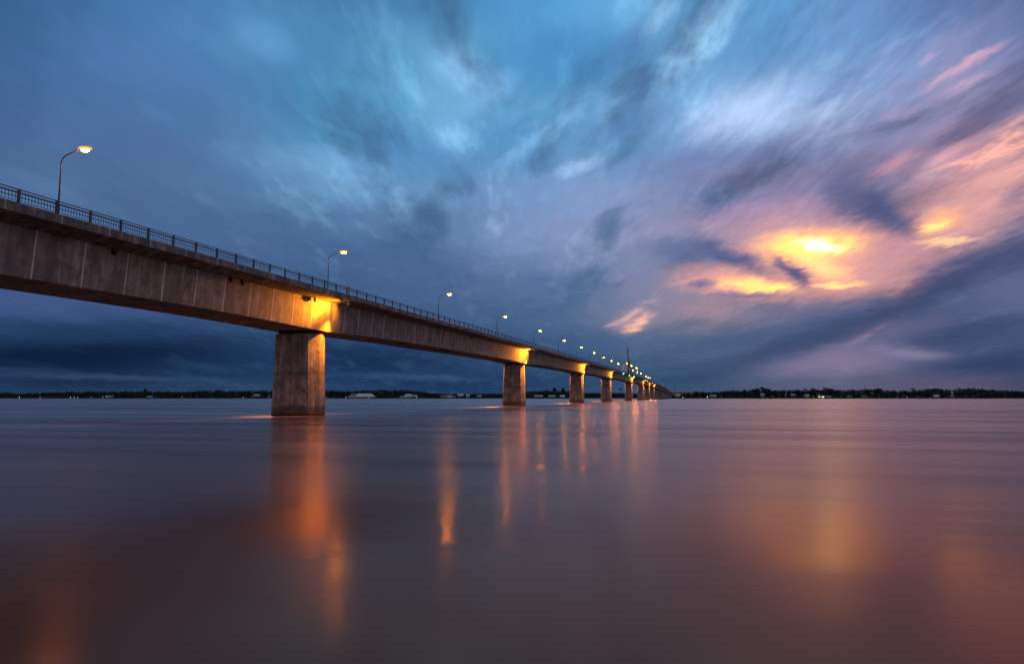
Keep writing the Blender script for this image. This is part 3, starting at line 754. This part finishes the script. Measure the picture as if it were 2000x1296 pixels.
# ================================================================ far bank: trees
M_bark = plain('bark', (0.035, 0.028, 0.022), 0.9)
def leafmat():
    m, t, b = new_mat('foliage'); g = G(t)
    oi = g.n('ShaderNodeObjectInfo').outputs['Random']
    n = g.noise(g.pos(), 0.45, 3, 0.6)
    c = g.mix(g.rng(n, 0.35, 0.65, 0, 1), (0.022, 0.048, 0.036, 1), (0.045, 0.085, 0.055, 1))  # greens raised and blued in place of distance haze
    c = g.mix(g.rng(oi, 0, 1, 0, 0.5, False), c, (0.022, 0.040, 0.034, 1))
    g.put(b.inputs['Base Color'], c); b.inputs['Roughness'].default_value = 0.8
    return m
M_leaf = leafmat()
def leafclump(bm, c, r, n, rng, size):
    for _ in range(n):
        while True:
            v = Vector((rng.uniform(-1, 1), rng.uniform(-1, 1), rng.uniform(-1, 1)))
            if 0.25 < v.length < 1: break
        p = Vector(c) + Vector((v.x*r[0], v.y*r[1], v.z*r[2]))
        u = Vector((rng.gauss(0, 1), rng.gauss(0, 1), rng.gauss(0, 1))).normalized()
        w = u.cross(Vector((rng.gauss(0, 1), rng.gauss(0, 1), rng.gauss(0, 1)))).normalized()
        s = size * rng.uniform(0.6, 1.3)
        a = [bm.verts.new(p + u*s*x + w*s*y) for x, y in ((-1, -0.3), (0.1, -0.6), (1, 0.2), (0, 0.7))]
        bm.faces.new(a)
def crown_spec(kind, rng):
    """clumps for a tree 1 unit... in metres for a 15 m tree"""
    cl = []
    if kind == 'round':
        for _ in range(9):
            t = rng.uniform(0, 6.28); rr = rng.uniform(0.5, 4.2); z = rng.uniform(6, 12.5)
            cl.append(((rr*math.cos(t), rr*math.sin(t), z), (rng.uniform(2.2, 3.4),)*2 + (rng.uniform(1.6, 2.6),)))
        cl.append(((0, 0, 8), (4.5, 4.5, 4)))
    elif kind == 'spread':
        for _ in range(9):
            t = rng.uniform(0, 6.28); rr = rng.uniform(1, 6.5); z = rng.uniform(10, 13.5)
            cl.append(((rr*math.cos(t), rr*math.sin(t), z), (rng.uniform(2, 3.2),)*2 + (rng.uniform(0.9, 1.6),)))
    elif kind == 'tall':
        for _ in range(10):
            z = rng.uniform(4, 14); rr = (15 - z) * 0.22 * rng.uniform(0, 1); t = rng.uniform(0, 6.28)
            cl.append(((rr*math.cos(t), rr*math.sin(t), z), (rng.uniform(1.4, 2.3),)*2 + (rng.uniform(1.5, 2.2),)))
    else:      # bush
        for _ in range(8):
            t = rng.uniform(0, 6.28); rr = rng.uniform(0, 5); z = rng.uniform(1.5, 8)
            cl.append(((rr*math.cos(t), rr*math.sin(t), z), (rng.uniform(2.5, 3.8),)*2 + (rng.uniform(2, 3.2),)))
    return cl
def make_tree(kind, seed):
    rng = random.Random(seed); root = empty(kind)
    bm = bmesh.new(); bt = bmesh.new()
    if kind == 'palm_tree':
        tube(bt, [(0, 0, -1), (0.3, 0, 6), (0.9, 0, 13.2)], [0.3, 0.2, 0.16], 6)
        for k in range(13):
            t = 6.283*k/13 + rng.uniform(-.2, .2); L_ = rng.uniform(2.6, 3.6); el_ = rng.uniform(0.1, 1.2)
            pts = [Vector((0.9, 0, 13.2))]
            for j in range(1, 5):
                f = j/4; pts.append(Vector((0.9 + math.cos(t)*L_*f, math.sin(t)*L_*f, 13.2 + el_*L_*f*0.6 - 2.4*f*f)))
            for a, b in zip(pts, pts[1:]):
                s = Vector((-math.sin(t), math.cos(t), 0))*0.55
                bm.faces.new([bm.verts.new(q) for q in (a - s, a, b, b - s - Vector((0, 0, .3)))])
                bm.faces.new([bm.verts.new(q) for q in (a + s, a, b, b + s - Vector((0, 0, .3)))])
    else:
        ck = {'broad_tree': 'round', 'spreading_tree': 'spread', 'conical_tree': 'tall', 'low_tree': 'bush'}[kind]
        cl = crown_spec(ck, rng)
        top = {'round': 8.5, 'spread': 10.5, 'tall': 12, 'bush': 5}[ck]
        tube(bt, [(0, 0, -1), (0.15, 0.1, top*0.5), (0, 0, top)], [0.42, 0.3, 0.12], 7)
        for c, r in cl[:6]:
            z0 = min(c[2]*0.55, top*0.8); tube(bt, [(0.1, 0.05, z0), (c[0]*0.5, c[1]*0.5, (z0 + c[2])/2), c], [0.17, 0.11, 0.05], 5)
        for c, r in cl: leafclump(bm, c, r, 60, rng, 0.72)
    mesh_obj('trunk', bt, M_bark, root); mesh_obj('crown', bm, M_leaf, root)
    return root
KL = {'broad_tree': 'rounded dark green tree in the line along the far bank', 'spreading_tree': 'flat-topped spreading tree rising over the far bank treeline',
      'conical_tree': 'narrow upright dark tree in the far bank treeline', 'low_tree': 'low bushy tree at the foot of the far bank treeline', 'palm_tree': 'slender palm with a tuft of fronds above the far treeline'}
KG = {k: k.replace('_', ' ') + 's along the far bank' for k in KL}
protos = {k: [make_tree(k, 10*i + j) for j in range(3 if k != 'palm_tree' else 2)] for i, k in enumerate(KL)}
used = set()
def put_tree(kind, s, d, h, label=None):
    pr = random.choice(protos[kind])
    if pr.name in used: o = copy_tree(pr)
    else: o = pr; used.add(pr.name)
    k = h / (15.0 if kind != 'low_tree' else 11.0)
    w = k * random.uniform(0.95, 1.3) if kind != 'low_tree' else k*1.2
    o.location = bankpt(s, bank_d(s) + d, 1.4); o.scale = (w, w, k); o.rotation_euler = (0, 0, random.uniform(0, 6.28))
    tag(o, label or KL[kind], 'tree', None if label else KG[kind])
    return o
# treetop heights (metres) read along the bank
TOP = [(-1200, 11), (-1116, 15), (-1000, 16.5), (-950, 16), (-880, 18), (-810, 16.5), (-720, 18.5), (-640, 18), (-580, 19.5), (-520, 19), (-432, 18.5), (-375, 18.5), (-320, 21),
       (-265, 20.5), (-230, 17.5), (-180, 12.5), (-120, 10), (-85, 12), (-25, 12), (35, 17), (60, 17.5), (90, 19), (140, 18), (175, 14), (290, 13), (330, 11), (372, 13), (400, 13.5),
       (430, 13), (450, 17), (475, 16), (520, 19), (560, 19), (600, 20.5), (640, 19), (670, 20.5), (720, 20), (760, 20.5), (800, 20), (870, 22), (930, 18.5), (960, 18), (990, 21), (1020, 24), (1045, 22), (1060, 18.5), (1090, 25), (1125, 24), (1165, 19.5), (1210, 18), (1260, 18)]
def top(s):
    for (a, x), (b, y) in zip(TOP, TOP[1:]):
        if a <= s <= b: return (x + (y - x)*(s - a)/(b - a))*1.10
    return 16
BR = (372 - 8, 372 + 12)
s = -1235.0; cnt = 0
while s < 1240:
    h = top(s) * random.uniform(0.74, 1.0) - 1.0
    if not (368 < s < 384):
        kind = random.choices(['broad_tree', 'spreading_tree', 'conical_tree', 'low_tree', 'palm_tree'], [5, 1.6, 1.2, 1.6, 0.4])[0]
        if kind == 'low_tree': h *= 0.72
        if kind == 'palm_tree': h *= 0.95
        put_tree(kind, s, random.uniform(12, 34), h)
        cnt += 1
    s += random.uniform(7.0, 11.5)
# landmark trees
for (px, hh, kind, lb) in [(274, 23.5, 'conical_tree', 'pointed tree standing out at the left end of the far treeline'), (1065, 22, 'broad_tree', 'tall round tree just right of the second pier on the far bank'), (1084, 26.5, 'conical_tree', 'tallest pointed tree between the second and third piers'),
        (1101, 25, 'conical_tree', 'tall pointed tree left of the third pier on the far bank'), (1213, 25.5, 'palm_tree', 'tall tree with a tufted top just left of the tower pier'), (1362, 16, 'broad_tree', 'dense round tree by the far end of the bridge'),
        (1484, 25.5, 'spreading_tree', 'umbrella shaped tree rising over the right treeline, left of a pair'), (1502, 26.5, 'spreading_tree', 'broad umbrella shaped tree, taller one of a pair'), (1581, 24, 'palm_tree', 'palm standing left of the lit riverside house'),
        (1601, 27, 'broad_tree', 'big round tree directly above the lit riverside house'), (1622, 27.5, 'palm_tree', 'tall palm just right of the lit riverside house'), (1632, 24, 'spreading_tree', 'leaning flat crowned tree right of the lit riverside house'),
        (1722, 25, 'broad_tree', 'round topped tree just right of the thin radio mast'), (1785, 25.5, 'palm_tree', 'lone palm head high above the right treeline'), (1828, 25.5, 'palm_tree', 'small palm left of the big clump at the far right')]:
    s = (px - 1000) * 1.2
    put_tree(kind, s, 22, hh, lb)
# the wood behind, one mass
bm = bmesh.new(); rng = random.Random(3)
for s in range(-1300, 1301, 7):
    for d in (42, 62, 88):
        ss_ = s + rng.uniform(-3, 3); h = top(ss_) * rng.uniform(0.80, 0.98)
        if 345 < ss_ < 400: h *= 0.7
        c = bankpt(ss_, bank_d(ss_) + d + rng.uniform(-8, 8), h - 3.2)
        leafclump(bm, c, (4.8, 4.8, 3.6), 34, rng, 1.35)
        c2 = c.copy(); c2.z = h*0.45
        leafclump(bm, c2, (5, 5, h*0.45), 34, rng, 2.0)
tag(mesh_obj('woodland', bm, M_leaf), 'dark woodland mass behind the far bank', kind='stuff')
bm = bmesh.new()
for s in range(-1300, 1301, 5):
    c = bankpt(s, bank_d(s) + rng.uniform(9, 16), 2.6)
    leafclump(bm, c, (4.0, 3, rng.uniform(1.6, 4.4)), 26, rng, 1.0)
tag(mesh_obj('bank_undergrowth', bm, M_leaf), 'low undergrowth along the water line', kind='stuff')

# ================================================================ far bank: houses, lamps, masts
M_wht = plain('white_wall', (0.58, 0.68, 0.74), 0.7, 0, 0.15)
M_wroof = plain('pale_metal_roof', (0.62, 0.72, 0.78), 0.5, 0.0, 0.2, 0.3)
M_turq = plain('turquoise_roof', (0.10, 0.42, 0.45), 0.5)
M_red = plain('red_tile_roof', (0.30, 0.13, 0.10), 0.7)
M_grey = plain('grey_wall', (0.32, 0.33, 0.34), 0.8)
M_glass = plain('window_glass', (0.02, 0.03, 0.04), 0.15)
M_litw = glow('lit_window', (1.0, 0.72, 0.30), 5.0)
M_wood = plain('stilt_wood', (0.05, 0.045, 0.04), 0.9)
def house(px, w, dep, hw, hr, wall, roofm, label, cat='house', z0=2.0, stilts=0.0, hip=False, lit=False, d=6.0, name='house', grp=None):
    s = (px - 1000) * 1.2
    root = empty(name, bankpt(s, bank_d(s) + d, z0), label, cat, grp); root.rotation_euler = (0, 0, R(YAW) + random.uniform(-0.12, 0.12))
    b = stilts
    bm = bmesh.new(); box(bm, -w/2, w/2, 0, dep, b, b + hw); wl = mesh_obj('wall', bm, wall, root)
    bm = bmesh.new(); e = 0.7; z = b + hw + 0.004
    lo = [bm.verts.new(q) for q in ((-w/2-e, -e, z), (w/2+e, -e, z), (w/2+e, dep+e, z), (-w/2-e, dep+e, z))]
    ins = dep/2 if hip else -0.0
    hi = [bm.verts.new(q) for q in ((-w/2-e+ins+e*hip, dep/2, z + hr), (w/2+e-ins-e*hip, dep/2, z + hr))]
    bm.faces.new(lo[::-1]); bm.faces.new((lo[0], lo[1], hi[1], hi[0])); bm.faces.new((lo[2], lo[3], hi[0], hi[1])); bm.faces.new((lo[1], lo[2], hi[1])); bm.faces.new((lo[3], lo[0], hi[0]))
    mesh_obj('roof', bm, roofm, root)
    n = max(1, int(w / 4.0))
    for k in range(n):
        x = -w/2 + (k + 0.5) * w / n
        bm = bmesh.new(); box(bm, x-0.7, x+0.7, -0.05, 0.0, b + hw*0.32, b + hw*0.78)
        mesh_obj('window', bm, M_litw if (lit and k % 2 == 0) else M_glass, root)
    if stilts:
        for k in range(int(w/5) + 1):
            x = -w/2 + 0.3 + k * (w - 0.6) / int(w/5)
            bm = bmesh.new(); box(bm, x-0.18, x+0.18, 0.2, 0.6, -z0 - 1, b - 0.004); box(bm, x-0.18, x+0.18, dep-0.6, dep-0.2, -z0 - 1, b - 0.004)
            mesh_obj('stilt', bm, M_wood, root)
    return root
house(713, 46, 16, 2.2, 7.2, M_wht, M_wroof, 'long white-roofed riverside pavilion on stilts, biggest building on the left bank', 'pavilion', 1.0, 1.6, True, name='riverside_pavilion', d=2)
house(689, 16, 9, 6.5, 2.6, M_grey, M_turq, 'two storey house with a blue-green roof at the left end of the pavilion', 'house', 3.2, 0, d=13)
house(689, 20, 7, 1.6, 1.4, M_wht, M_wroof, 'low white annex in front of the blue-green roofed house', 'annex', 1.0, 1.6, d=1, name='annex')
house(797, 18, 9, 4.2, 4.6, M_wht, M_wroof, 'white gabled riverside house right of the pavilion', 'house', 2.4, 0, True, d=6)
house(789, 14, 6, 2.0, 1.0, M_wht, M_wroof, 'low flat white shed on stilts beside the white gabled house', 'shed', 1.0, 1.0, d=0, name='shed')
house(810, 10, 7, 3.6, 2.4, M_grey, M_wroof, 'small pale house tucked right of the white gabled house', 'house', 2.4, 0, d=8)
house(866, 12, 7, 3.4, 2.2, M_grey, plain('olive_roof', (0.22, 0.17, 0.06)), 'small house with a dull yellow roof among left bank trees', 'house', 2.6)
house(878, 12, 7, 3.2, 2.2, M_wht, M_wroof, 'small white house left of a reddish one on the far bank', 'house', 1.8)
house(886, 9, 7, 3.0, 1.6, M_grey, M_red, 'small reddish roofed house between two white ones', 'house', 1.8)
house(899, 12, 7, 3.2, 2.6, M_wht, M_wroof, 'white house set high among trees left of the second pier', 'house', 5.2, d=11)
house(914, 7, 6, 4.6, 1.8, M_wht, M_wroof, 'narrow upright white house left of the second pier', 'house', 3.4)
house(936, 10, 6, 2.6, 1.4, M_grey, M_wroof, 'low grey house nearest the left of the second pier', 'house', 3.4)
house(1052, 20, 8, 2.6, 2.0, M_grey, M_wroof, 'long low pale-roofed house just right of the second pier', 'house', 3.2)
house(1078, 15, 8, 2.6, 2.0, M_grey, M_wroof, 'pale-roofed house midway between the second and third piers', 'house', 3.0)
house(1099, 11, 7, 3.2, 2.6, M_wht, M_wroof, 'white gabled house left of the third pier', 'house', 2.6)
for i, (px, w) in enumerate(((1322, 26), (1338, 20), (1352, 18), (1369, 16))):
    house(px, w, 10, 6, 3.0, M_grey, M_red, ('red-roofed building closest to the far end of the bridge', 'second red-roofed building from the bridge end', 'third red-roofed building from the bridge end', 'red-roofed building farthest right from the bridge end')[i], 'building', 7.0, d=26 + 6*i, name='building')
house(1322, 10, 6, 3.2, 2.4, M_wht, M_wroof, 'white house below the red roofs at the bridge end', 'house', 4.5, d=5)
house(1392, 14, 7, 3.2, 1.6, M_grey, M_wroof, 'grey roofed house right of the bright shore lamp', 'house', 3.5)
house(1492, 8, 7, 6.0, 2.6, M_grey, M_wroof, 'tall pale house under the pair of umbrella trees', 'house', 3.4)
house(1551, 9, 7, 3.0, 1.6, M_grey, M_wroof, 'small grey house between the umbrella trees and the lit house', 'house', 6.0, d=10)
house(1579, 9, 7, 4.2, 2.4, M_wht, M_wroof, 'small white house just left of the lit riverside house', 'house', 3.4)
house(1607, 15, 8, 3.4, 2.0, M_grey, M_wroof, 'riverside house with glowing yellow windows on the right bank', 'house', 2.0, lit=True, d=4)
house(1605, 7, 6, 3.6, 2.2, M_grey, M_turq, 'small blue roofed house behind the lit riverside house', 'house', 9.0, d=16)
house(1622, 12, 6, 2.4, 1.6, M_grey, M_wroof, 'low pale shed right of the lit riverside house', 'shed', 2.4, name='shed')
house(1661, 10, 7, 3.0, 2.2, M_grey, M_turq, 'house with a bright turquoise roof at the right water edge', 'house', 2.4)
house(1686, 15, 7, 3.0, 1.6, M_grey, M_red, 'dull brown roofed house left of the radio mast', 'house', 3.0)
house(1826, 11, 7, 3.0, 2.6, M_wht, M_wroof, 'white roofed house left of the big clump on the right', 'house', 3.4)
house(212, 17, 8, 3.0, 2.2, M_grey, M_turq, 'low pale green roofed building on the far left bank', 'building', 2.0, name='building')
house(290, 12, 7, 2.4, 1.4, M_grey, M_wroof, 'faint grey shed left of the nearest pier on the far bank', 'shed', 2.0, name='shed')
house(502, 11, 7, 3.0, 1.8, M_grey, M_wroof, 'grey roofed house just left of the nearest pier', 'house', 4.6)

def shore_lamp(px, z, r, mat, label, d=2.0):
    s = (px - 1000) * 1.2
    root = empty('shore_lamp', bankpt(s, bank_d(s) + d, 0.6), label, 'lamp', 'small lamps along the far bank')
    bm = bmesh.new(); tube(bm, [(0, 0, -0.5), (0, 0, z - 0.6)], 0.06, 6); mesh_obj('pole', bm, M_pole, root)
    r *= 0.8
    bm = bmesh.new(); bmesh.ops.create_uvsphere(bm, u_segments=10, v_segments=6, radius=r)
    for v in bm.verts: v.co.z += z - 0.6 + r*0.6
    mesh_obj('globe', bm, mat, root, True)
SL = [(38, 2.6, .55, M_white, 'white shore lamp nearest the left edge of the far bank'), (80, 2.4, .42, M_white, 'second white shore lamp from the left edge'), (91, 3.6, .40, M_white, 'higher small shore lamp third from the left edge'),
      (137, 2.8, .55, M_white, 'white shore lamp fourth from left, at the left of a close cluster'), (144, 2.2, .45, M_white, 'shore lamp in the middle of the close cluster on the left bank'), (150, 2.2, .45, M_white, 'shore lamp at the right end of the close cluster on the left bank'),
      (177, 3.2, .35, M_white, 'lone faint shore lamp between the cluster and the green roofed building'), (201, 3.4, .42, M_white, 'shore lamp at the left end of the green roofed building'), (209, 4.2, .38, M_white, 'shore lamp over the green roofed building'),
      (360, 3.4, .42, M_white, 'lone shore lamp midway between left edge and nearest pier'), (478, 2.2, .42, M_white, 'shore lamp low at the water left of the nearest pier'), (525, 4.0, .42, M_white, 'shore lamp beside the left face of the nearest pier'),
      (636, 3.8, .35, M_white, 'shore lamp beside the right face of the nearest pier'), (676, 2.6, .5, M_white, 'shore lamp at the left end of the white pavilion'), (721, 1.9, .5, M_white, 'shore lamp under the right half of the white pavilion'), (816, 3.4, .38, M_white, 'shore lamp right of the white gabled house'),
      (1331, 2.4, .38, M_yel, 'small warm shore lamp near the far end of the bridge'), (1380, 3.6, .62, M_yel, 'bright warm shore lamp alone right of the bridge end'), (1608, 3.2, .75, M_yel, 'bright yellow lamp at the lit riverside house'), (1767, 3.4, .35, M_white, 'faint shore lamp midway along the right bank'), (1810, 1.6, .32, M_amber, 'tiny reddish shore lamp at the right water edge')]
for t in SL: shore_lamp(*t)
def mast(px, h, label):
    s = (px - 1000) * 1.2
    root = empty('radio_mast', bankpt(s, bank_d(s) + 60, 2), label, 'mast')
    bm = bmesh.new(); w = 0.7
    for sx, sy_ in ((-1, -1), (1, -1), (0, 1)): tube(bm, [(sx*w, sy_*w, 0), (sx*w*0.6, sy_*w*0.6, h)], 0.12, 4)
    k = 0
    while k < h - 2:
        f0 = w*(1 - 0.4*k/h); f1 = w*(1 - 0.4*(k+2)/h)
        tube(bm, [(-f0, -f0, k), (f1, -f1, k+2)], 0.06, 4); tube(bm, [(f0, -f0, k), (0, f1, k+2)], 0.06, 4); tube(bm, [(0, f0, k), (-f1, -f1, k+2)], 0.06, 4); k += 2
    mesh_obj('lattice', bm, M_pole, root)
    bm = bmesh.new(); tube(bm, [(0, 0, h), (0, 0, h + 4)], 0.06, 4); mesh_obj('antenna', bm, M_pole, root)
mast(47, 34, 'thin lattice radio mast over the far left bank'); mast(1711, 34, 'thin lattice radio mast over the right bank'); mast(1327, 30, 'thin mast above red roofs at the bridge end')
